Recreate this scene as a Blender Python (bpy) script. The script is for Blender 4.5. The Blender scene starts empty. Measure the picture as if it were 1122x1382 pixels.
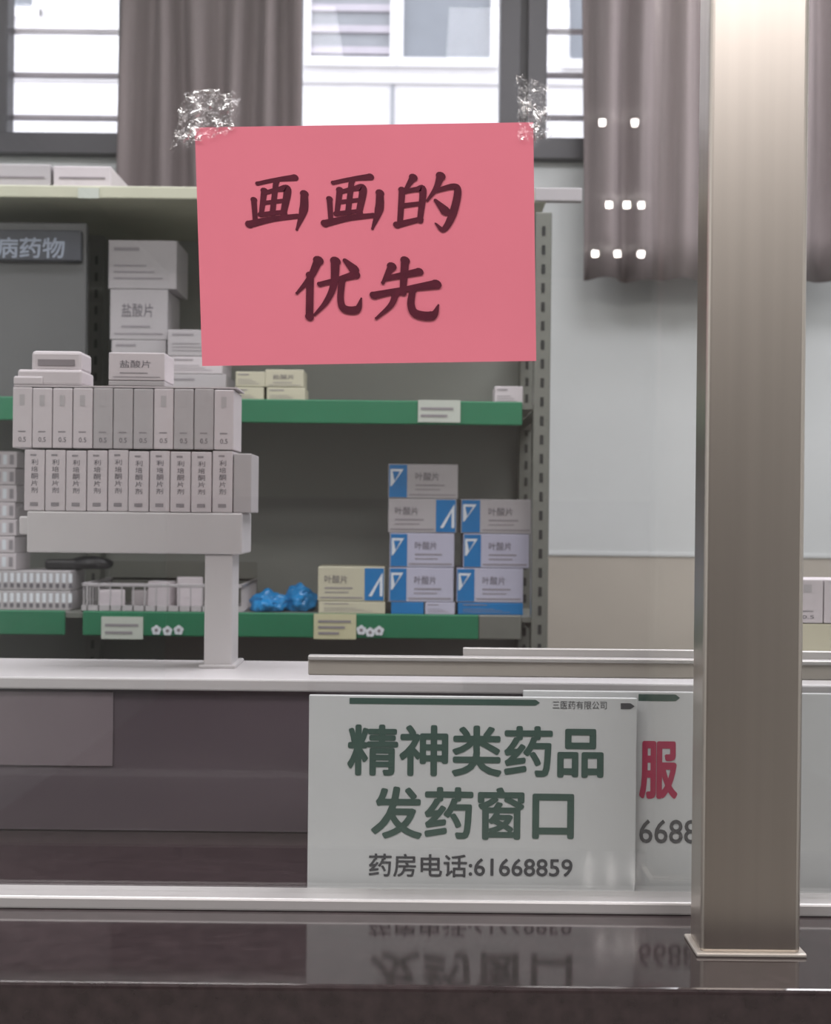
import bpy, bmesh, math, random
from mathutils import Vector, Matrix, noise
random.seed(7)
sc = bpy.context.scene
sc.view_settings.view_transform = 'Standard'

# ------------------------------------------------------------------ survey helpers
F = 1838.0            # focal length, px of the 1122x1382 photo
ROLL = math.radians(0.6)
EYE = 1.40
def X(px, d, py=691):
    return ((px-561) + (py-691)*ROLL)*d/F
def Z(py, d, px=561):
    return EYE - ((py-691) - (px-561)*ROLL)*d/F

def lin(h):
    h = h.lstrip('#')
    o = []
    for i in (0, 2, 4):
        c = int(h[i:i+2], 16)/255
        o.append(c/12.92 if c <= .04045 else ((c+.055)/1.055)**2.4)
    return (*o, 1)

MATS = {}
def mat(name, col, rough=.5, metal=0, var=.06, scale=12, bump=0, coat=0, spec=.5, emis=0, stretch=(1,1,1)):
    if name in MATS: return MATS[name]
    m = bpy.data.materials.new(name); m.use_nodes = True
    nt = m.node_tree; b = nt.nodes['Principled BSDF']
    c = lin(col)
    tc = nt.nodes.new('ShaderNodeTexCoord'); mp = nt.nodes.new('ShaderNodeMapping')
    mp.inputs['Scale'].default_value = stretch
    nz = nt.nodes.new('ShaderNodeTexNoise'); nz.inputs['Scale'].default_value = scale
    nz.inputs['Detail'].default_value = 4
    nt.links.new(tc.outputs['Object'], mp.inputs[0]); nt.links.new(mp.outputs[0], nz.inputs['Vector'])
    r = nt.nodes.new('ShaderNodeValToRGB')
    r.color_ramp.elements[0].position = .3; r.color_ramp.elements[1].position = .7
    r.color_ramp.elements[0].color = tuple(max(0, x*(1-var)) for x in c[:3])+(1,)
    r.color_ramp.elements[1].color = tuple(min(1, x*(1+var)) for x in c[:3])+(1,)
    nt.links.new(nz.outputs['Fac'], r.inputs[0]); nt.links.new(r.outputs[0], b.inputs['Base Color'])
    b.inputs['Roughness'].default_value = rough
    b.inputs['Metallic'].default_value = metal
    b.inputs['Coat Weight'].default_value = coat
    b.inputs['Specular IOR Level'].default_value = spec
    if bump:
        bp = nt.nodes.new('ShaderNodeBump'); bp.inputs['Strength'].default_value = bump
        bp.inputs['Distance'].default_value = .002
        nt.links.new(nz.outputs['Fac'], bp.inputs['Height']); nt.links.new(bp.outputs[0], b.inputs['Normal'])
    if emis:
        b.inputs['Emission Color'].default_value = c; b.inputs['Emission Strength'].default_value = emis
    MATS[name] = m
    return m

def glassmat(name, fac, rough=0.0, col=(1,1,1,1), tint=(1,1,1,1), wrinkle=0):
    m = bpy.data.materials.new(name); m.use_nodes = True
    nt = m.node_tree; nt.nodes.clear()
    o = nt.nodes.new('ShaderNodeOutputMaterial'); mx = nt.nodes.new('ShaderNodeMixShader')
    t = nt.nodes.new('ShaderNodeBsdfTransparent'); g = nt.nodes.new('ShaderNodeBsdfGlossy')
    t.inputs[0].default_value = tint; g.inputs['Color'].default_value = col
    g.inputs['Roughness'].default_value = rough
    mx.inputs[0].default_value = fac
    if wrinkle:
        tc = nt.nodes.new('ShaderNodeTexCoord'); nz = nt.nodes.new('ShaderNodeTexNoise')
        nz.inputs['Scale'].default_value = 90; nt.links.new(tc.outputs['Object'], nz.inputs['Vector'])
        bp = nt.nodes.new('ShaderNodeBump'); bp.inputs['Strength'].default_value = wrinkle
        bp.inputs['Distance'].default_value = .01
        nt.links.new(nz.outputs['Fac'], bp.inputs['Height']); nt.links.new(bp.outputs[0], g.inputs['Normal'])
        r = nt.nodes.new('ShaderNodeValToRGB')
        r.color_ramp.elements[0].position = .5; r.color_ramp.elements[1].position = .62
        r.color_ramp.elements[0].color = (fac*.25,)*3+(1,); r.color_ramp.elements[1].color = (fac*1.6,)*3+(1,)
        nt.links.new(nz.outputs['Fac'], r.inputs[0]); nt.links.new(r.outputs[0], mx.inputs[0])
    nt.links.new(t.outputs[0], mx.inputs[1]); nt.links.new(g.outputs[0], mx.inputs[2])
    nt.links.new(mx.outputs[0], o.inputs[0])
    return m

# ------------------------------------------------------------------ mesh builder
TEXTCACHE = {}
def glyphs(s):
    k = s
    if k not in TEXTCACHE:
        cu = bpy.data.curves.new('t', 'FONT'); cu.body = s; cu.size = 1
        cu.resolution_u = 3
        ob = bpy.data.objects.new('t', cu); sc.collection.objects.link(ob)
        dg = bpy.context.evaluated_depsgraph_get(); dg.update()
        me = ob.evaluated_get(dg).to_mesh()
        vs = [v.co.copy() for v in me.vertices]; fs = [tuple(p.vertices) for p in me.polygons]
        ob.evaluated_get(dg).to_mesh_clear()
        bpy.data.objects.remove(ob); bpy.data.curves.remove(cu)
        TEXTCACHE[k] = (vs, fs)
    return TEXTCACHE[k]

class B:
    def __init__(s, name): s.name = name; s.v = []; s.f = []; s.m = []; s.mats = []; s.sm = []
    def mi(s, m):
        if m not in s.mats: s.mats.append(m)
        return s.mats.index(m)
    def add(s, vs, fs, m, smooth=False):
        o = len(s.v); k = s.mi(m)
        s.v += [tuple(v) for v in vs]
        for f in fs: s.f.append(tuple(i+o for i in f)); s.m.append(k); s.sm.append(smooth)
    def box(s, x0, x1, y0, y1, z0, z1, m, bev=0, rot=0, seg=2):
        if x1 < x0: x0, x1 = x1, x0
        if z1 < z0: z0, z1 = z1, z0
        bm = bmesh.new(); bmesh.ops.create_cube(bm, size=1)
        cx, cy, cz = (x0+x1)/2, (y0+y1)/2, (z0+z1)/2
        for v in bm.verts: v.co = Vector((v.co.x*(x1-x0), v.co.y*(y1-y0), v.co.z*(z1-z0)))
        if bev: bmesh.ops.bevel(bm, geom=list(bm.edges), offset=bev, segments=seg, affect='EDGES', profile=.5)
        R = Matrix.Rotation(rot, 3, 'Z')
        for v in bm.verts: v.co = R @ v.co + Vector((cx, cy, cz))
        bm.verts.index_update()
        s.add([v.co for v in bm.verts], [[v.index for v in f.verts] for f in bm.faces], m)
        bm.free()
    def poly(s, pts, y, m):      # polygon in an XZ plane, facing -Y
        s.add([(p[0], y, p[1]) for p in pts], [tuple(range(len(pts)))], m)
    def rect(s, x0, x1, z0, z1, y, m):
        s.poly([(x0, z0), (x1, z0), (x1, z1), (x0, z1)], y, m)
    def disc(s, x, z, r, y, m, n=14):
        s.poly([(x+r*math.cos(2*math.pi*i/n), z+r*math.sin(2*math.pi*i/n)) for i in range(n)], y, m)
    def text(s, t, x0, x1, z0, z1, y, m, bold=0.0):
        """lettering fitted to a rectangle; bold = stroke growth in metres"""
        vs, fs = glyphs(t)
        if not vs: return
        ax, bx = min(v.x for v in vs), max(v.x for v in vs)
        ay, by = min(v.y for v in vs), max(v.y for v in vs)
        offs = [(0, 0)]
        if bold: offs += [(bold*math.cos(k*math.pi/4), bold*math.sin(k*math.pi/4)) for k in range(8)]
        x0 += bold; x1 -= bold; z0 += bold; z1 -= bold
        for k, (ox, oz) in enumerate(offs):
            s.add([(x0+(v.x-ax)/(bx-ax)*(x1-x0)+ox, y-k*.00003, z0+(v.y-ay)/(by-ay)*(z1-z0)+oz) for v in vs], fs, m)
    def make(s):
        me = bpy.data.meshes.new(s.name); me.from_pydata(s.v, [], s.f)
        for m in s.mats: me.materials.append(m)
        me.polygons.foreach_set('material_index', s.m); me.polygons.foreach_set('use_smooth', s.sm)
        me.update()
        ob = bpy.data.objects.new(s.name, me); sc.collection.objects.link(ob)
        return ob

# ------------------------------------------------------------------ materials
M_wall = mat('wall_paint', '#c4c7c6', .6, var=.03, scale=3)
M_wain = mat('wainscot_beige', '#aea79c', .5, var=.06, scale=4)
M_ceil = mat('ceiling_white', '#d6d5d3', .8, var=.02)
M_floor = mat('floor_tile', '#8c8782', .3, var=.08, scale=2)
M_hall = mat('hall_paint', '#ccc1b6', .6, var=.05, scale=1)
M_hallw = mat('hall_reflected_band', '#a38f8c', .5, var=.1, scale=1.5)
M_dframe = mat('dark_window_frame', '#4b4a4e', .45, var=.05)
M_curt = mat('curtain_fabric', '#827878', .9, var=.12, scale=40, stretch=(1,1,.05))
M_steel = mat('brushed_steel', '#c6beb5', .32, 1, var=.05, scale=60, bump=.08, stretch=(1,1,.02))
M_alu = mat('aluminium_rail', '#c6c3c2', .4, .5, var=.04, scale=30, stretch=(.05,1,1))
M_alu2 = mat('aluminium_warm', '#bdb6ae', .4, .5, var=.04, scale=30, stretch=(.05,1,1))
M_count = mat('dark_granite', '#332a2b', .09, var=.25, scale=80, spec=.8)
M_countf = mat('dark_granite_edge', '#38292a', .25, var=.2, scale=60, spec=.5)
M_base = mat('counter_base', '#372c2d', .5)
M_pink = mat('pink_paper', '#dc7a8a', .85, var=.03, scale=6, spec=.2)
M_ink = mat('brush_ink', '#54182a', .6, var=.15, scale=90, spec=.2)
M_sign = mat('sign_white_acrylic', '#c6c8c9', .45, var=.02)
M_green_t = mat('sign_green_ink', '#3a544c', .6)
M_gray_t = mat('sign_grey_ink', '#4d4e51', .6)
M_red_t = mat('sign_magenta_ink', '#a5244c', .6)
M_desk = mat('white_laminate', '#c4c1c2', .4, var=.02)
M_apron = mat('desk_apron', '#5c5259', .2, var=.08, scale=4, coat=.6)
M_refl = mat('grey_reflection_panel', '#7c7177', .25, var=.03, coat=.6)
M_rback = mat('rack_back_panel', '#92958f', .55, var=.05, scale=3)
M_rup = mat('rack_upright', '#74766f', .45, .2)
M_slot = mat('slot_dark', '#2c2e2d', .8)
M_rtop = mat('rack_top_board', '#bdbea9', .5)
M_green = mat('shelf_green', '#237350', .5, var=.06, scale=8)
M_tag = mat('price_tag', '#bcc2b8', .6)
M_tagy = mat('price_tag_yellow', '#c6c3a0', .6)
M_board = mat('dark_board', '#5c5d5d', .4)
M_boardt = mat('board_lettering', '#8f98a5', .5)
M_boardd = mat('board_header', '#3f4249', .4)
M_bw = mat('carton_white', '#c6bfc2', .55, var=.03)
M_bg = mat('carton_grey', '#aeaaac', .55, var=.03)
M_bc = mat('carton_cream', '#c0bca6', .55, var=.03)
M_bl = mat('carton_lilac', '#b5b4c6', .5, var=.03)
M_blue = mat('carton_blue', '#1672b0', .45, var=.06)
M_bag = mat('blue_plastic_bag', '#2383c0', .25, var=.2, scale=30)
M_pr = mat('print_grey', '#8b868a', .6)
M_prd = mat('print_dark', '#68646a', .6)
M_wt = mat('print_white', '#d8dde2', .5)
M_seam = mat('carton_seam', '#857e82', .7)
M_black = mat('black_plastic', '#1c1b1e', .4)
M_fac = mat('facade_white', '#e9e6e6', .8, var=.02)
M_facg = mat('facade_glass', '#85898f', .3, var=.05)
M_facl = mat('facade_louver', '#9a9ca0', .6)
M_bar = mat('window_bar', '#bdb6bd', .5)

# ------------------------------------------------------------------ room shell
WY = 3.40; XL, XR = -1.9, 2.2; CZ = 3.2; HY = -8.0
def slab(name, *a, m=M_wall):
    b = B(name); b.box(*a, m); return b.make()
slab('floor', XL-.1, XR+.1, HY-.1, WY+.12, -.1, 0, m=M_floor)
slab('ceiling', XL-.1, XR+.1, HY-.1, WY+.12, CZ, CZ+.1, m=M_ceil)
b = B('wall_left'); b.box(XL-.1, XL, HY, WY, 0, CZ, M_wall); b.make()
b = B('wall_right'); b.box(XR, XR+.1, HY, WY, 0, CZ, M_wall); b.make()
b = B('wall_front'); b.box(XL, XR, HY-.1, HY, 0, 1.5, M_hallw); b.box(XL, XR, HY-.1, HY, 1.5, CZ, M_hall); b.make()  # unseen hall wall; colour bands added to reflect in the steel post
sill = Z(203, WY); wtop = 3.0
wx = [(X(-150, WY), X(178, WY, 100)), (X(385, WY), X(690, WY, 100)), (X(722, WY, 100), X(930, WY, 100))]
b = B('wall_back')
zw = Z(748, WY, 850)
b.box(XL, XR, WY, WY+.12, 0, zw, M_wain)
b.box(XL, XR, WY, WY+.12, zw, sill, M_wall)
b.box(XL, XR, WY, WY+.12, wtop, CZ, M_wall)
xs = [XL]+[v for w in wx for v in w]+[XR]
for i in range(0, len(xs), 2): b.box(xs[i], xs[i+1], WY, WY+.12, sill, wtop, M_dframe)
b.make()
b = B('trim_1'); b.box(.2, XR, WY-.003, WY, zw-.005, zw+.005, M_wall, .001); b.make()
Mwg = glassmat('window_glass', .01)
for i, (a, c) in enumerate(wx):
    b = B('window_%d' % (i+1)); t = .028
    b.box(a-.02, c+.02, WY-.03, WY+.06, sill-.025, sill+t, M_dframe, .003)
    b.box(a-.02, c+.02, WY-.03, WY+.06, wtop-t, wtop+.02, M_dframe, .003)
    b.box(a-.02, a+t, WY-.03, WY+.06, sill+t, wtop-t, M_dframe, .003)
    b.box(c-t, c+.02, WY-.03, WY+.06, sill+t, wtop-t, M_dframe, .003)
    b.box(a+t, c-t, WY+.01, WY+.014, sill+t, wtop-t, Mwg)
    if i != 1:
        for py in (-60, 34, 94, 152):
            zz = Z(py, WY, 80 if i == 0 else 765); b.box(a+t, c-t, WY+.04, WY+.055, zz-.006, zz+.006, M_bar, .002)
    if i == 0: b.box(X(-16, WY, 100), X(13, WY, 100), WY-.02, WY+.04, sill+t, wtop-t, M_dframe, .003)
    b.make()

# facade outside
D = 6.0
b = B('neighbour_building')
b.box(-5, 5, D, D+.3, 0, 6, M_fac)
b.box(-5, 5, D-.02, D, Z(112, D)-.01, Z(86, D), M_fac, .01)
for (p0, p1, mm) in ((414, 520, M_facl), (538, 655, M_facg), (-60, 40, M_facg), (760, 900, M_facg)):
    x0, x1 = X(p0, D), X(p1, D); z0, z1 = Z(82 if p0>200 else 20, D), Z(-260, D)
    b.box(x0, x1, D-.012, D, z0, z1, mm)
    for k in range(12):
        zz = z0+(z1-z0)*k/12+.02
        if mm is M_facl: b.box(x0, x1, D-.03, D-.01, zz, zz+.03, M_bar)
    b.box(x0-.03, x0, D-.04, D, z0-.03, z1, M_fac); b.box(x1, x1+.03, D-.04, D, z0-.03, z1, M_fac)
    b.box(x0-.03, x1+.03, D-.05, D, z0-.04, z0, M_fac)
b.box(X(524, D)-.006, X(524, D)+.006, D-.01, D, 0, Z(112, D), M_facl)
b.make()
slab('ground_outside', -5, 5, WY+.12, 6.3, -.1, -.001, m=M_floor)

# curtains
def curtain(name, x0, x1, z0, z1, y, fold, amp=.03):
    b = B(name); nx = int((x1-x0)/.006); nz = 10; vs = []; fs = []
    for j in range(nz+1):
        for i in range(nx+1):
            x = x0+(x1-x0)*i/nx; t = j/nz
            ph = x/fold*2*math.pi+1.6*noise.noise(Vector((x*9, 1, t*.6)))*2
            yy = y+amp*math.sin(ph)*(.8+.4*noise.noise(Vector((x*12, 5, 0))))
            vs.append((x+.008*math.sin(3*t+x*20), yy, z0+(z1-z0)*t+.004*math.sin(ph*.5)*(1-t)))
    for j in range(nz):
        for i in range(nx):
            a = j*(nx+1)+i; fs.append((a, a+1, a+nx+2, a+nx+1))
    b.add(vs, fs, M_curt, True)
    ob = b.make()
    md = ob.modifiers.new('s', 'SOLIDIFY'); md.thickness = .003
    return ob
CY = 3.27
curtain('curtain', X(158, CY), X(404, CY, 100), 1.9, 3.05, CY, .085, .038)
curtain('curtain', X(788, CY, 200), X(1160, CY, 200), Z(378, CY, 860), 3.05, CY, .095, .032)
b = B('curtain_rod')
n = 12
def rod(b, x0, x1, y, z, r, m):
    vs = []; 
    for x in (x0, x1):
        for i in range(n): vs.append((x, y+r*math.cos(2*math.pi*i/n), z+r*math.sin(2*math.pi*i/n)))
    fs = [(i, (i+1) % n, n+(i+1) % n, n+i) for i in range(n)]+[tuple(range(n))[::-1], tuple(range(n, 2*n))]
    b.add(vs, fs, m)
rod(b, XL+.02, XR-.02, CY, 3.065, .012, M_alu)
for x in (-1.5, .2, 1.9): b.box(x-.01, x+.01, CY, WY, 3.055, 3.075, M_alu)
b.make()

# ------------------------------------------------------------------ storage rack
RF, RB = 2.30, 2.66
rx0, rx1 = -1.35, X(742, RF, 600)
ztop1, ztop0 = Z(255, RF), Z(272, RF)
zm1, zm0 = Z(541, RF), Z(573, RF)
zl1, zl0 = Z(829, RF), Z(862, RF)
b = B('storage_rack')
b.box(rx0, rx1, RB, RB+.012, .05, ztop0, M_rback)
b.box(rx0, X(738, RF, 260), RF, RB+.012, ztop0, ztop1, M_rtop, .002)
b.box(X(722, RF, 260), X(786, RF, 260), RF-.004, RF+.012, ztop0+.002, ztop1+.004, M_bg, .002)
b.box(rx0, rx1-.028, RF+.004, RB, zm1-.012, zm1-.004, M_rup)
b.box(rx0, X(705, RF, 556), RF-.004, RF+.004, zm0, zm1, M_green, .002)
b.box(rx0, rx1-.028, RF+.004, RB, zl1-.012, zl1-.004, M_rup)
b.box(rx0, X(88, RF, 840), RF-.004, RF+.004, zl0, zl1, M_green, .002)
b.box(X(112, RF, 840), X(646, RF, 840), RF-.004, RF+.004, zl0, zl1, M_green, .002)
b.box(X(646, RF, 840), X(704, RF, 840), RF-.002, RF+.004, zl0, zl1, M_rup, .002)
for zz in (.75, .3): b.box(rx0, rx1-.028, RF, RB, zz-.03, zz, M_rup)
ups = [(rx1-.028, RF-.004), (X(120, RB-.05, 400), RB-.05), (rx0, RF-.004), (rx1-.028, RB-.045)]
for ux, uy in ups:
    b.box(ux, ux+.028, uy, uy+.04, 0, Z(285, RF) if ux > .1 else ztop0, M_rup, .002)
    zz = .3
    while zz < 1.9:
        b.rect(ux+.011, ux+.017, zz, zz+.016, uy-.0006, M_slot); zz += .032
# side bracing on right
for zz in (zm1, zl1, 1.75):
    b.box(rx1-.024, rx1-.006, RF+.036, RB-.045, zz-.03, zz-.01, M_rup)
# tags & stickers on lips
yl = RF-.0055
b.box(X(563, RF), X(620, RF), yl-.001, yl+.001, Z(570, RF), Z(540, RF), M_tag)
b.box(X(138, RF, 845), X(194, RF, 845), yl-.001, yl+.001, Z(862, RF, 165), Z(832, RF, 165), M_tag)
b.box(X(424, RF, 845), X(481, RF, 845), yl-.001, yl+.001, Z(862, RF, 450), Z(828, RF, 450), M_tagy)
b.box(X(106, RF, 260), X(134, RF, 260), RF-.003, RF, Z(268, RF, 120), Z(254, RF, 120), M_tag)
for (p0, p1, q0, q1, n_) in ((568, 612, 547, 566, 2), (143, 188, 838, 858, 2), (430, 474, 834, 858, 3)):
    for k in range(n_):
        q = q0+(q1-q0)*(k+.5)/n_
        b.rect(X(p0, RF, q), X(p1-8*k, RF, q), Z(q+1.6, RF, p0), Z(q-1.6, RF, p0), yl-.0016, M_pr)
for (fx, fy) in ((212, 850), (227, 851), (242, 850), (488, 850), (500, 853), (512, 851)):
    cx, cz = X(fx, RF, fy), Z(fy, RF, fx)
    for k in range(5):
        a = k*2*math.pi/5+.3
        b.disc(cx+.0045*math.cos(a), cz+.0045*math.sin(a), .0042, yl-.0006-k*.00003, M_wt, 8)
    b.disc(cx, cz, .003, yl-.0012, M_seam, 8)
rack = b.make()

# ------------------------------------------------------------------ cartons
def carton(b, x0, x1, z0, z1, y, dep, m, style='plain', rnd=0):
    b.box(x0, x1, y, y+dep, z0, z1, m, .0012)
    w, h = x1-x0, z1-z0; f = y-.0005
    if style == 'plain':
        b.rect(x0+w*.08, x0+w*.45, z1-h*.22, z1-h*.15, f, M_pr)
        for k in range(3): b.rect(x0+w*.08, x0+w*(.8-.12*k), z0+h*(.2+.13*k), z0+h*(.23+.13*k), f, M_pr)
    elif style == 'name':
        b.text('盐酸片', x0+w*.2, x0+w*.75, z0+h*.45, z0+h*.72, f, M_prd)
        b.rect(x0+w*.2, x0+w*.7, z0+h*.24, z0+h*.28, f, M_pr)
        b.rect(x0+w*.08, x0+w*.92, z0+h*.1, z0+h*.13, f, M_pr)
    elif style == 'spine':     # narrow upright box, vertical lettering
        b.rect(x0+w*.3, x0+w*.6, z1-h*.1, z1-h*.07, f, M_pr)
        for k, ch in enumerate('利培酮片剂'):
            zc = z1-h*(.2+.115*k)
            b.text(ch, x0+w*.34, x0+w*.68, zc-h*.045, zc+h*.045, f, M_prd)
        b.rect(x0+w*.3, x0+w*.7, z0+h*.08, z0+h*.14, f, M_pr)
    elif style == 'spine2':
        b.rect(x0+w*.36, x0+w*.62, z1-h*.3, z1-h*.12, f, M_bg)
        b.rect(x0+w*.3, x0+w*.68, z0+h*.26, z0+h*.28, f, M_pr)
        b.text('0.5', x0+w*.32, x0+w*.7, z0+h*.1, z0+h*.18, f, M_prd)
    elif style in ('blueL', 'blueR'):
        s = .27 if style == 'blueL' else .3
        if style == 'blueL':
            b.rect(x0+.0015, x0+w*s, z0+.0015, z1-.0015, f, M_blue)
            b.poly([(x0+w*.03, z0+h*.35), (x0+w*.05, z0+h*.35), (x0+w*.22, z0+h*.85), (x0+w*.03, z0+h*.85)], f-.0004, M_wt)
            b.poly([(x0+w*.06, z0+h*.78), (x0+w*.09, z0+h*.5), (x0+w*.17, z0+h*.78)], f-.0008, M_blue)
            a = x0+w*(s+.12)
        else:
            b.rect(x1-w*s, x1-.0015, z0+.0015, z1-.0015, f, M_blue)
            q = x1-w*.24
            b.poly([(q, z0+h*.15), (q+w*.05, z0+h*.15), (q+w*.17, z0+h*.62), (q+w*.17, z0+h*.15), (q+w*.21, z0+h*.15), (q+w*.21, z0+h*.85)], f-.0004, M_wt)
            a = x0+w*.1
        b.text('叶酸片', a, a+w*.34, z0+h*.52, z0+h*.76, f-.0002, M_prd)
        b.rect(a, a+w*.42, z0+h*.36, z0+h*.4, f, M_pr)
        b.rect(a, a+w*.36, z0+h*.24, z0+h*.27, f, M_pr)
        b.rect(x0+w*.3 if style == 'blueL' else x0+.004, x1-.004 if style == 'blueL' else x1-w*.33, z0+h*.08, z0+h*.12, f, M_pr)

BY = RF+.05
zl = zl1-.004; zm = zm1-.004
def stack(b, rows, y, zbase, dep):
    """rows bottom->top: (px0, px1, height_m, mat, style)"""
    z = zbase
    for (p0, p1, h, m, st) in rows:
        q = 691+(EYE-z)*F/y
        carton(b, X(p0, y, q), X(p1, y, q), z+.0003, z+h, y, dep, m, st); z += h+.0004
b = B('blue_medicine_boxes')
h = .0592
stack(b, [(528, 572, .021, M_blue, 'none'), (525, 612, h, M_bl, 'blueL'), (526, 613, h, M_bl, 'blueL'), (524, 616, h, M_bg, 'blueR'), (524, 618, h, M_bg, 'blueL')], BY, zl, .1)
stack(b, [(574, 614, .021, M_bl, 'plain')], BY, zl, .1)
stack(b, [(618, 706, .021, M_blue, 'plain'), (616, 706, h, M_bl, 'blueL'), (625, 714, h, M_bl, 'blueL'), (622, 718, h, M_bg, 'blueL')], BY+.005, zl, .1)
stack(b, [(430, 520, .021, M_bc, 'plain'), (429, 519, h, M_bc, 'blueR')], BY, zl, .1)
b.make()
b = B('medicine_boxes')
stack(b, [(316, 356, .026, M_bc, 'plain'), (318, 358, .026, M_bc, 'plain')], BY-.03, zm, .07)
stack(b, [(360, 412, .026, M_bc, 'plain'), (358, 410, .030, M_bc, 'name')], BY-.03, zm, .07)
b.make()
b = B('medicine_boxes'); stack(b, [(668, 706, .032, M_bw, 'plain')], BY-.03, zm, .07); b.make()
b = B('medicine_boxes')
stack(b, [(148, 222, .06, M_bw, 'plain'), (150, 224, .05, M_bg, 'plain'), (148, 226, .088, M_bg, 'name'), (146, 238, .085, M_bg, 'plain')], BY+.02, zm, .12)
stack(b, [(228, 305, .05, M_bg, 'plain'), (228, 300, .03, M_bw, 'plain'), (226, 304, .046, M_bg, 'plain')], BY+.0, zm, .12)
b.make()
# cartons lying on top of the rack
b = B('cardboard_cartons')
for (p0, p1, q0, m) in ((-70, 68, 221, M_bg), (72, 150, 224, M_bw)):
    b.box(X(p0, RF+.02, 240), X(p1, RF+.02, 240), RF+.02, RF+.3, ztop1+.0008, Z(q0, RF+.02, (p0+p1)/2), m, .002)
    b.box(X(p0, RF+.02, 240)+.01, X(p1, RF+.02, 240)-.01, RF+.019, RF+.0205, ztop1+.016, ztop1+.019, M_seam)
b.make()

# dark notice board standing on middle shelf
b = B('category_notice_board')
b.box(-1.2, X(116, BY, 400), BY, BY+.02, zm+.0005, Z(300, BY, 60), M_board, .003)
b.box(-1.2, X(112, BY, 330), BY-.012, BY, Z(354, BY, 60), Z(312, BY, 60), M_boardd, .003)
b.text('精神病药物', X(-66, BY, 335), X(90, BY, 335), Z(350, BY, 20), Z(322, BY, 20), BY-.0125, M_boardt, .0007)
nb = b.make(); nb.parent = rack

# bin with packs
b = B('wire_storage_bin')
x0, x1 = X(112, RF+.03, 800), X(328, RF+.03, 800); y0, y1 = RF+.02, RF+.24; z0, z1 = zl+.0003, zl+.05
for (a, c, d, e) in ((x0, x1, y0, y0+.004), (x0, x1, y1-.004, y1), (x0, x0+.004, y0, y1), (x1-.004, x1, y0, y1)):
    b.box(a, c, d, e, z1-.006, z1, M_bg, .001)
b.box(x0, x1, y0, y1, z0, z0+.003, M_bg)
b.box(x0, x1, y1-.004, y1, z0, z1+.03, M_rup)
b.box(x0, x1, y0, y0+.003, z0, z0+.012, M_bg)
for k in range(14):
    xx = x0+(x1-x0)*(k+.5)/14; b.box(xx-.001, xx+.001, y0, y0+.003, z0, z1, M_bg)
for k in range(10):
    yy = y0+(y1-y0)*(k+.5)/10
    for xx in (x0, x1-.003): b.box(xx, xx+.003, yy-.001, yy+.001, z0, z1, M_bg)
for (fx, w, hh, r, yy) in ((.035, .05, .035, .3, .06), (.12, .05, .05, -.4, .08), (.17, .05, .058, .2, .07), (.22, .045, .03, -.2, .1), (.08, .06, .03, .1, .15), (.15, .06, .04, .5, .17)):
    b.box(x0+fx-w/2+.006, x0+fx+w/2, y0+yy-.012, y0+yy+.012, z0+.003, z0+hh, M_bw, .001, r)
b.make()

# crumpled blue bags
def blob(b, cx, cy, cz, rx, ry, rz, m, seed, amp=1):
    bm = bmesh.new(); bmesh.ops.create_icosphere(bm, subdivisions=4, radius=1)
    for v in bm.verts:
        n1 = noise.noise(v.co*1.3+Vector((seed, 0, 0)))*.35+abs(noise.noise(v.co*2.3+Vector((seed, 3, 0))))*.3
        v.co *= 1+(n1-.1)*amp
        v.co = Vector((cx+v.co.x*rx, cy+v.co.y*ry, cz+max(v.co.z, -.6)*rz))
    bm.verts.index_update()
    b.add([v.co for v in bm.verts], [[v.index for v in f.verts] for f in bm.faces], m)
    bm.free()
b = B('blue_plastic_bags')
for i, (px, rx, rz) in enumerate(((358, .034, .022), (400, .030, .027))):
    blob(b, X(px, BY, 812), BY+.04+.02*(i % 2), zl+.6*rz+.001, rx, .03, rz, M_bag, i*7.3+1)
b.make()

# vial packs at left
b = B('vial_pack_stack')
yv = BY
z = zl
for k in range(2):
    h2 = .034
    b.box(X(-40, yv, 800), X(95, yv, 800), yv, yv+.1, z+.0003, z+h2, M_bg, .0015)
    for j in range(15):
        xx = X(-30, yv, 800)+j*.0112
        b.rect(xx, xx+.006, z+.014, z+h2-.004, yv-.0006, M_wt); b.rect(xx, xx+.006, z+.005, z+.012, yv-.0006, M_prd)
    z += h2+.0004
for k in range(7):
    h2 = .029
    b.box(X(-60, yv, 690), X(22-2*(k % 2), yv, 690), yv+.0, yv+.09, z+.0003, z+h2, M_bw, .0015)
    for j in range(8):
        xx = X(-52, yv, 690)+j*.0118
        b.rect(xx, xx+.007, z+.006, z+h2-.006, yv-.0006, M_pr if j % 2 else M_wt)
    z += h2+.0004
b.make()
b = B('barcode_scanner')
zb = zl+.034*2+.001
blob(b, X(118, BY+.03, 765), BY+.05, zb+.010, .040, .02, .014, M_black, 4.1, .3)
b.box(X(58, BY+.03, 765), X(110, BY+.03, 765), BY+.035, BY+.065, zb, zb+.018, M_black, .006)
b.make()

# ------------------------------------------------------------------ inner desk, riser
DF, DB = 1.45, 1.63
zd = EYE-(919-691)*DF/F
b = B('dispensing_desk')
b.box(XL+.01, XR-.01, DF, DB, zd-.013, zd, M_desk, .002)
b.box(XL+.01, XR-.01, DF+.012, DF+.03, 1.055, zd-.013, M_apron)
b.box(X(-200, DF), X(150, DF, 980), DF+.009, DF+.012, Z(1036, DF, 80), zd-.016, M_refl, .001)  # grey reflection built as a solid panel on the apron
b.box(XL+.01, XR-.01, DB-.02, DB, 0, zd-.013, M_apron)
b.make()
SY = 1.545
b = B('white_display_stand')
zr1, zr0 = Z(691, SY, 180), Z(747, SY, 180)
b.box(X(36, SY, 720), X(327, SY, 720), SY, SY+.085, zr0, zr1, M_desk, .002)
b.box(X(24, SY, 720), X(327, SY, 720), SY+.004, SY+.085, zr0+.02, zr1-.006, M_desk, .002)
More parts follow.
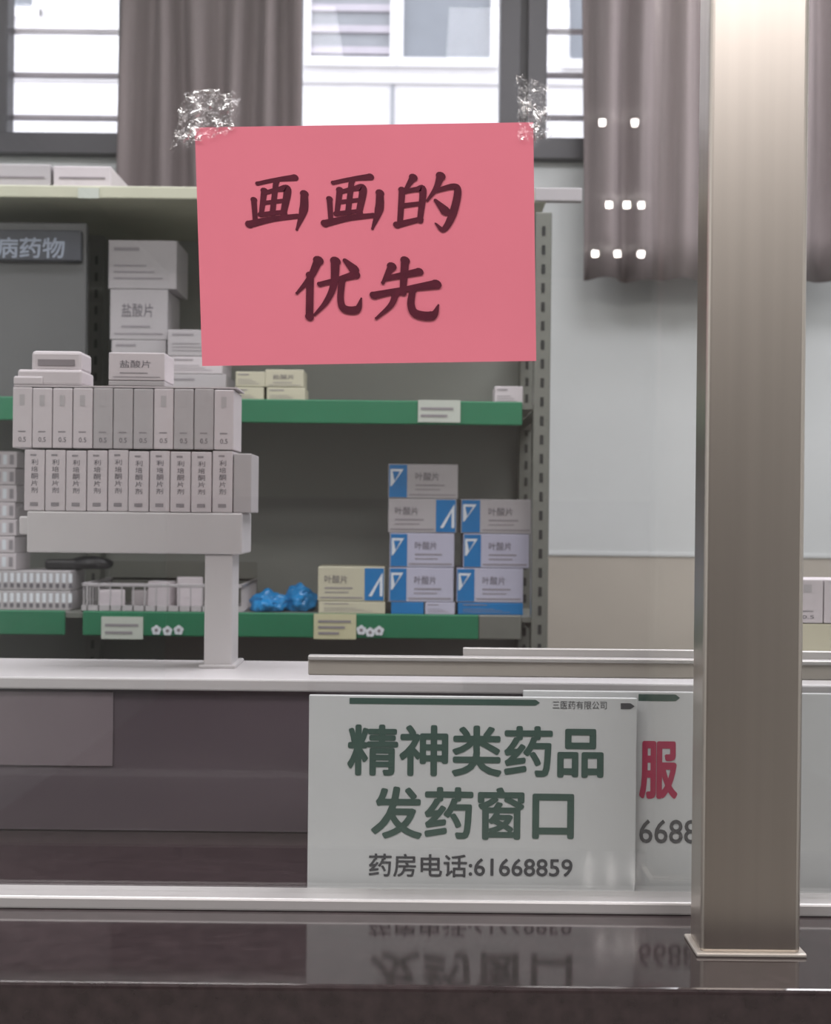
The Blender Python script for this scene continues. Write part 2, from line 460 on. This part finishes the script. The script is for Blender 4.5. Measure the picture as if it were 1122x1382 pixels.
b.box(X(275, SY, 820), X(313, SY, 820), SY+.004, SY+.06, zd, zr0, M_desk, .002)
b.box(X(268, SY, 900), X(318, SY, 900), SY, SY+.075, zd, zd+.004, M_desk, .001)
b.make()
b = B('medicine_boxes')
def rowbox(p0, p1, n_, z, hh, y, mats, st):
    q = 691+(EYE-z-hh/2)*F/y; a, c = X(p0, y, q), X(p1, y, q); w = (c-a)/n_
    for k in range(n_):
        j = random.uniform(-.001, .001)
        carton(b, a+k*w+.0004, a+(k+1)*w-.0004, z+.0003, z+hh+j*.8, y+j+.001, .07, random.choice(mats), st)
h2 = 83*SY/F
rowbox(32, 314, 10, zr1, h2, SY, [M_bw], 'spine')
carton(b, X(314.5, SY, 650), X(339, SY, 650), zr1+.0003, zr1+h2-.002, SY+.004, .07, M_bg, 'none')
z1r = zr1+h2+.0016
rowbox(16, 316, 11, z1r, h2*.99, SY, [M_bw, M_bw, M_bg], 'spine2')
zt = z1r+h2+.001
b.box(X(18, SY, 522), X(320, SY, 522), SY+.002, SY+.068, zt-.0009, zt+.0008, M_bw)
zt += .001
q0, q1 = X(146, SY, 500), X(222, SY, 500)
carton(b, q0, q1, zt, zt+.006, SY+.002, .06, M_bg, 'none')
carton(b, q0, q1, zt+.0065, zt+.038, SY+.002, .06, M_bw, 'name')
b.make()
b = B('label_printer')
a, c = X(22, SY, 500), X(110, SY, 500)
b.box(a, c, SY+.004, SY+.06, zt, zt+.018, M_bw, .003)
b.box(a+.014, c-.002, SY+.01, SY+.058, zt+.016, zt+.040, M_bw, .004)
b.box(a+.022, c-.010, SY+.0085, SY+.012, zt+.023, zt+.030, M_seam)
b.box(a-.004, a+.03, SY+.002, SY+.02, zt, zt+.010, M_bw, .002)
b.make()
# cartons on desk right of the post
b = B('medicine_boxes')
q = 800
a = X(1070, SY, q)
carton(b, a, a+.16, zd+.0003, Z(842, SY, 1100), SY, .07, M_bc, 'none')
for k in range(4):
    carton(b, a+k*.036, a+k*.036+.035, Z(841, SY, 1100), Z(782, SY, 1100), SY, .06, M_bw, 'spine2')
b.make()

# ------------------------------------------------------------------ counter, rails, glass
CT = 1.055
b = B('service_counter')
b.box(XL+.005, XR-.005, .990, 1.46, CT-.035, CT, M_count, .004, seg=3)
b.box(XL+.005, XR-.005, 1.01, 1.05, 0, CT-.035, M_base)
b.box(XL+.005, XR-.005, 1.000, 1.02, CT-.075, CT-.035, M_countf, .003)
b.make()
b = B('glass_channel_rail')
b.box(XL+.005, XR-.005, 1.172, 1.180, CT, CT+.011, M_alu, .002)
b.box(XL+.005, XR-.005, 1.180, 1.212, CT, CT+.010, M_alu, .0015)
b.make()
GM = glassmat('partition_glass', .085, tint=(.985, .99, .985, 1))
b = B('glass_partition'); GY = 1.193
b.box(XL+.005, XR-.005, GY, GY+.006, CT+.010, CZ, GM); b.make()

# sliding panel behind signs
b = B('sliding_glass_panel')
SG = 1.262
b.box(X(416, SG, 900), XR-.2, SG, SG+.008, Z(914, SG, 680), Z(888, SG, 680), M_alu2, .0015)
b.box(X(416, SG, 900), XR-.2, SG-.004, SG+.010, Z(893, SG, 680), Z(887, SG, 680), M_alu, .001)
b.box(X(626, SG, 880), XR-.2, SG+.014, SG+.020, Z(900, SG, 800), Z(878, SG, 800), M_alu, .001)
b.box(X(416, SG, 900), XR-.2, SG+.002, SG+.006, CT, Z(914, SG, 680), glassmat('panel_glass', .03))
b.box(X(626, SG, 900), XR-.2, SG+.016, SG+.019, CT, Z(900, SG, 800), glassmat('panel_glass_b', .03))
b.make()

def sign(name, p0, p1, q0, y):
    b = B(name)
    x0, x1 = X(p0, y, 1070), X(p1, y, 1070); z1 = Z(q0, y, (p0+p1)/2)
    b.box(x0, x1, y, y+.004, CT+.0003, z1, M_sign, .001)
    return b
def tx(b, s, p0, p1, q0, q1, y, m, bold=0):
    pm, qm = (p0+p1)/2, (q0+q1)/2
    b.text(s, X(p0, y, qm), X(p1, y, qm), Z(q1, y, pm), Z(q0, y, pm), y-.0005, m, bold)
y = 1.226
b = sign('dispensing_window_sign', 416, 859, 940, y)
tx(b, '精神类药品', 469, 815, 979, 1048, y, M_green_t, .0012)
tx(b, '发药窗口', 501, 775, 1062, 1133, y, M_green_t, .0012)
tx(b, '药房电话:61668859', 498, 773, 1153, 1184, y, M_gray_t, .0003)
def bar(b, p0, p1, q0, q1, y, m, tip=True):
    pm, qm = (p0+p1)/2, (q0+q1)/2
    x0, x1, z0, z1 = X(p0, y, qm), X(p1, y, qm), Z(q1, y, pm), Z(q0, y, pm)
    b.poly([(x0, z0), (x1-.004, z0), (x1, (z0+z1)/2), (x1-.004, z1), (x0, z1)], y-.0005, m)
bar(b, 472, 729, 943, 951, y, M_green_t)
tx(b, '三医药有限公司', 746, 819, 946, 957, y, M_gray_t)
bar(b, 838, 857, 949, 957, y, M_gray_t)
b.make()
y2 = 1.240
b = sign('service_hotline_sign', 705, 1148, 934, y2)
bar(b, 862, 918, 937, 946, y2, M_green_t)
tx(b, '服', 863, 915, 1000, 1078, y2, M_red_t, .0013)
tx(b, '6688', 863, 942, 1106, 1138, y2, M_gray_t, .0003)
b.make()

# steel post
b = B('steel_post')
PY = 1.067
px0, px1 = X(952, PY, 700), X(1087, PY, 700)
b.box(px0, px1, PY, PY+.042, CT+.001, CZ, M_steel, .004, seg=4)
b.box(px0-.004, px1+.004, PY-.004, PY+.046, CT, CT+.003, M_alu2, .001)
b.make()

# ------------------------------------------------------------------ pink notice with brush lettering
PG = GY-.0012
corners = [(263, 172), (720, 165), (724, 487), (273, 494)]
cw = [Vector((X(p, PG, q), Z(q, PG, p))) for p, q in corners]
b = B('pink_handwritten_notice')
N = 16; vs = []; fs = []
for j in range(N+1):
    for i in range(N+1):
        u, v = i/N, j/N
        p = cw[0]*(1-u)*(1-v)+cw[1]*u*(1-v)+cw[2]*u*v+cw[3]*(1-u)*v
        vs.append((p.x, PG-.0006*abs(math.sin(u*3.1))*math.sin(v*3.1), p.y))
for j in range(N):
    for i in range(N):
        a = j*(N+1)+i; fs.append((a, a+N+1, a+N+2, a+1))
b.add(vs, fs, M_pink, True)
KK = [0]
def brush(pts, ws):
    # Catmull-Rom ribbon with slanted brush ends; each stroke its own thin layer of ink
    ws = [w*1.12 for w in ws]
    P = [Vector(p) for p in pts]; n_ = len(P)
    E = [P[0]*2-P[1]]+P+[P[-1]*2-P[-2]]
    C = []; Wd = []
    for i in range(n_-1):
        for k in range(8):
            t = k/8; p0, p1, p2, p3 = E[i:i+4]
            C.append(.5*((2*p1)+(p2-p0)*t+(2*p0-5*p1+4*p2-p3)*t*t+(3*p1-p0-3*p2+p3)*t**3))
            Wd.append(ws[i]*(1-t)+ws[i+1]*t)
    C.append(P[-1]); Wd.append(ws[-1])
    def T(v, k): return (X(v.x, PG, v.y), PG-.0008-k*.00001, Z(v.y, PG, v.x))
    L = []; R = []
    for i, c in enumerate(C):
        d = (C[min(i+1, len(C)-1)]-C[max(i-1, 0)]).normalized(); nn = Vector((-d.y, d.x))
        L.append(c+nn*Wd[i]/2); R.append(c-nn*Wd[i]/2)
    KK[0] += 1; m_ = len(L)
    b.add([T(v, KK[0]) for v in L+R], [(i, i+1, m_+i+1, m_+i) for i in range(m_-1)], M_ink)
    for c, w in ((C[0], Wd[0]), (C[-1], Wd[-1])):
        KK[0] += 1
        e = [c+Vector((math.cos(a)*w*.6, -math.sin(a)*w*.5+math.cos(a)*w*.12)) for a in [2*math.pi*k/12 for k in range(12)]]
        b.add([T(v, KK[0]) for v in e], [tuple(range(12))], M_ink)
def hua(dx, dy):
    S = [([(348, 248), (372, 243), (398, 240)], [5, 5, 8]),
         ([(357, 258), (353, 289)], [8, 6]),
         ([(356, 261), (376, 256), (388, 257), (383, 288)], [5, 6, 10, 8]),
         ([(357, 274), (384, 271)], [5, 5]),
         ([(373, 245), (368, 288)], [7, 7]),
         ([(352, 290), (384, 286)], [6, 5]),
         ([(343, 270), (345, 300)], [7, 6]),
         ([(337, 303), (368, 296), (402, 292)], [9, 7, 6]),
         ([(411, 262), (410, 284), (401, 310)], [9, 11, 3])]
    for p, w in S: brush([(a+dx, c+dy) for a, c in p], w)
hua(0, 0); hua(102, -1)
for p, w in [([(558, 240), (547, 257)], [9, 4]), ([(543, 257), (540, 303)], [8, 7]),
    ([(542, 260), (562, 256), (571, 258), (567, 298)], [5, 6, 9, 7]), ([(544, 278), (567, 275)], [6, 5]),
    ([(536, 304), (568, 296)], [8, 6]), ([(595, 238), (589, 254), (577, 271)], [10, 7, 3]),
    ([(588, 258), (612, 252), (618, 260), (611, 290), (599, 310), (588, 302)], [5, 7, 9, 10, 7, 2]),
    ([(588, 271), (601, 285)], [4, 11]),
    ([(430, 352), (419, 375), (401, 396)], [11, 8, 3]), ([(419, 372), (418, 428)], [9, 9]),
    ([(432, 384), (455, 378), (480, 371)], [6, 6, 10]), ([(453, 353), (451, 384), (441, 407), (425, 425)], [11, 9, 7, 3]),
    ([(462, 378), (460, 404), (465, 417), (482, 418), (488, 403)], [8, 8, 9, 10, 2]), ([(466, 352), (478, 364)], [5, 11]),
    ([(529, 360), (517, 382)], [10, 4]), ([(522, 376), (566, 367)], [6, 9]), ([(547, 352), (544, 395)], [10, 8]),
    ([(505, 399), (545, 391), (589, 384)], [9, 6, 11]), ([(535, 395), (528, 412), (508, 430)], [9, 7, 3]),
    ([(557, 392), (555, 412), (562, 424), (584, 426), (592, 412)], [8, 9, 10, 11, 2])]:
    brush(p, w)
b.make()

# crumpled clear tape
TM = glassmat('clear_tape', .38, .25, (1, .98, .97, 1), wrinkle=1.0)
def tape(pts, seed):
    b = B('clear_tape'); n_ = 26
    c = [Vector((X(p, PG, q), Z(q, PG, p))) for p, q in pts]; vs = []; fs = []
    for j in range(n_+1):
        for i in range(n_+1):
            u, v = i/n_, j/n_
            p = c[0]*(1-u)*(1-v)+c[1]*u*(1-v)+c[2]*u*v+c[3]*(1-u)*v
            k = noise.noise(Vector((u*6, v*6, seed)))
            e = .006 if i in (0, n_) or j in (0, n_) else .001
            p = p+Vector((noise.noise(Vector((u*7, v*7, seed+9))), noise.noise(Vector((u*7, v*7, seed+20)))))*e
            vs.append((p.x, PG-.0032-.0022*abs(k)*2-.001*noise.noise(Vector((u*20, v*20, seed))), p.y))
    for j in range(n_):
        for i in range(n_):
            a = j*(n_+1)+i; fs.append((a, a+n_+1, a+n_+2, a+1))
    b.add(vs, fs, TM); b.make()
tape([(252, 122), (324, 130), (312, 178), (228, 204)], 1.3)
tape([(698, 104), (736, 116), (744, 188), (700, 192)], 5.1)

# ------------------------------------------------------------------ lights: ceiling downlights and added fill panels
def emat(name, col, s):
    m = bpy.data.materials.new(name); m.use_nodes = True; nt = m.node_tree; nt.nodes.clear()
    o = nt.nodes.new('ShaderNodeOutputMaterial'); e = nt.nodes.new('ShaderNodeEmission')
    e.inputs[0].default_value = lin(col); e.inputs[1].default_value = s; nt.links.new(e.outputs[0], o.inputs[0]); return m
E_in = emat('room_fill_glow', '#fcf9ff', 12.5)
E_hall = emat('hall_fill_glow', '#fdf8f8', 13.0)
E_dl = emat('downlight_glow', '#fff8f4', 45.0)
def panel(x, y, e, w=1.2, d=.6):
    b = B('added_fill_panel')
    b.box(x-w/2-.02, x+w/2+.02, y-d/2-.02, y+d/2+.02, CZ-.03, CZ, M_alu)
    b.add([(x-w/2, y-d/2, CZ-.031), (x-w/2, y+d/2, CZ-.031), (x+w/2, y+d/2, CZ-.031), (x+w/2, y-d/2, CZ-.031)], [(0, 1, 2, 3)], e)
    b.make()
panel(-.9, 1.75, E_in); panel(.7, 1.75, E_in); panel(1.3, 2.75, E_in)  # unseen fill panels added to light the room
panel(-.9, -.4, E_hall); panel(.9, -.4, E_hall); panel(-.9, -1.7, E_hall); panel(.9, -1.7, E_hall)  # unseen fill panels added in the hall, clear of the glass reflections
for (px, py) in ((808, 160), (852, 160), (818, 271), (842, 271), (862, 271), (800, 337), (830, 337), (862, 337)):
    tz = (691-py)/F; dd = (CZ-.02-EYE)/tz; yy = 2*GY-dd; xx = (px-561)/F*dd
    b = B('ceiling_downlight'); r = 5.0/F*dd*.9; n = 16
    ring = [(xx+r*1.25*math.cos(2*math.pi*i/n), yy+r*1.25*math.sin(2*math.pi*i/n)) for i in range(n)]
    b.add([(p[0], p[1], CZ) for p in ring]+[(p[0], p[1], CZ-.018) for p in ring],
          [(i, n+i, n+(i+1) % n, (i+1) % n) for i in range(n)]+[tuple(range(n, 2*n))[::-1]], M_alu)
    b.add([(xx+r*math.cos(2*math.pi*i/n), yy+r*math.sin(2*math.pi*i/n), CZ-.019) for i in range(n)], [tuple(range(n))[::-1]], E_dl)
    b.box(xx-r*.8, xx+r*.8, yy-.004, yy+.004, CZ-.019-r*1.4, CZ-.019, E_dl)
    b.make()

w = bpy.data.worlds.new('w'); sc.world = w; w.use_nodes = True
nt = w.node_tree; bg = nt.nodes['Background']
bg.inputs[0].default_value = (.88, .90, 1, 1); bg.inputs[1].default_value = 2.9

cam = bpy.data.cameras.new('camera'); co = bpy.data.objects.new('camera', cam); sc.collection.objects.link(co)
cam.sensor_fit = 'HORIZONTAL'; cam.sensor_width = 36; cam.lens = F/1122*36
cam.clip_start = .05
cam.dof.use_dof = True; cam.dof.focus_distance = 1.22; cam.dof.aperture_fstop = 13
co.matrix_world = Matrix.Translation((0, 0, EYE)) @ Matrix.Rotation(math.pi/2, 4, 'X') @ Matrix.Rotation(ROLL, 4, 'Z')
sc.camera = co
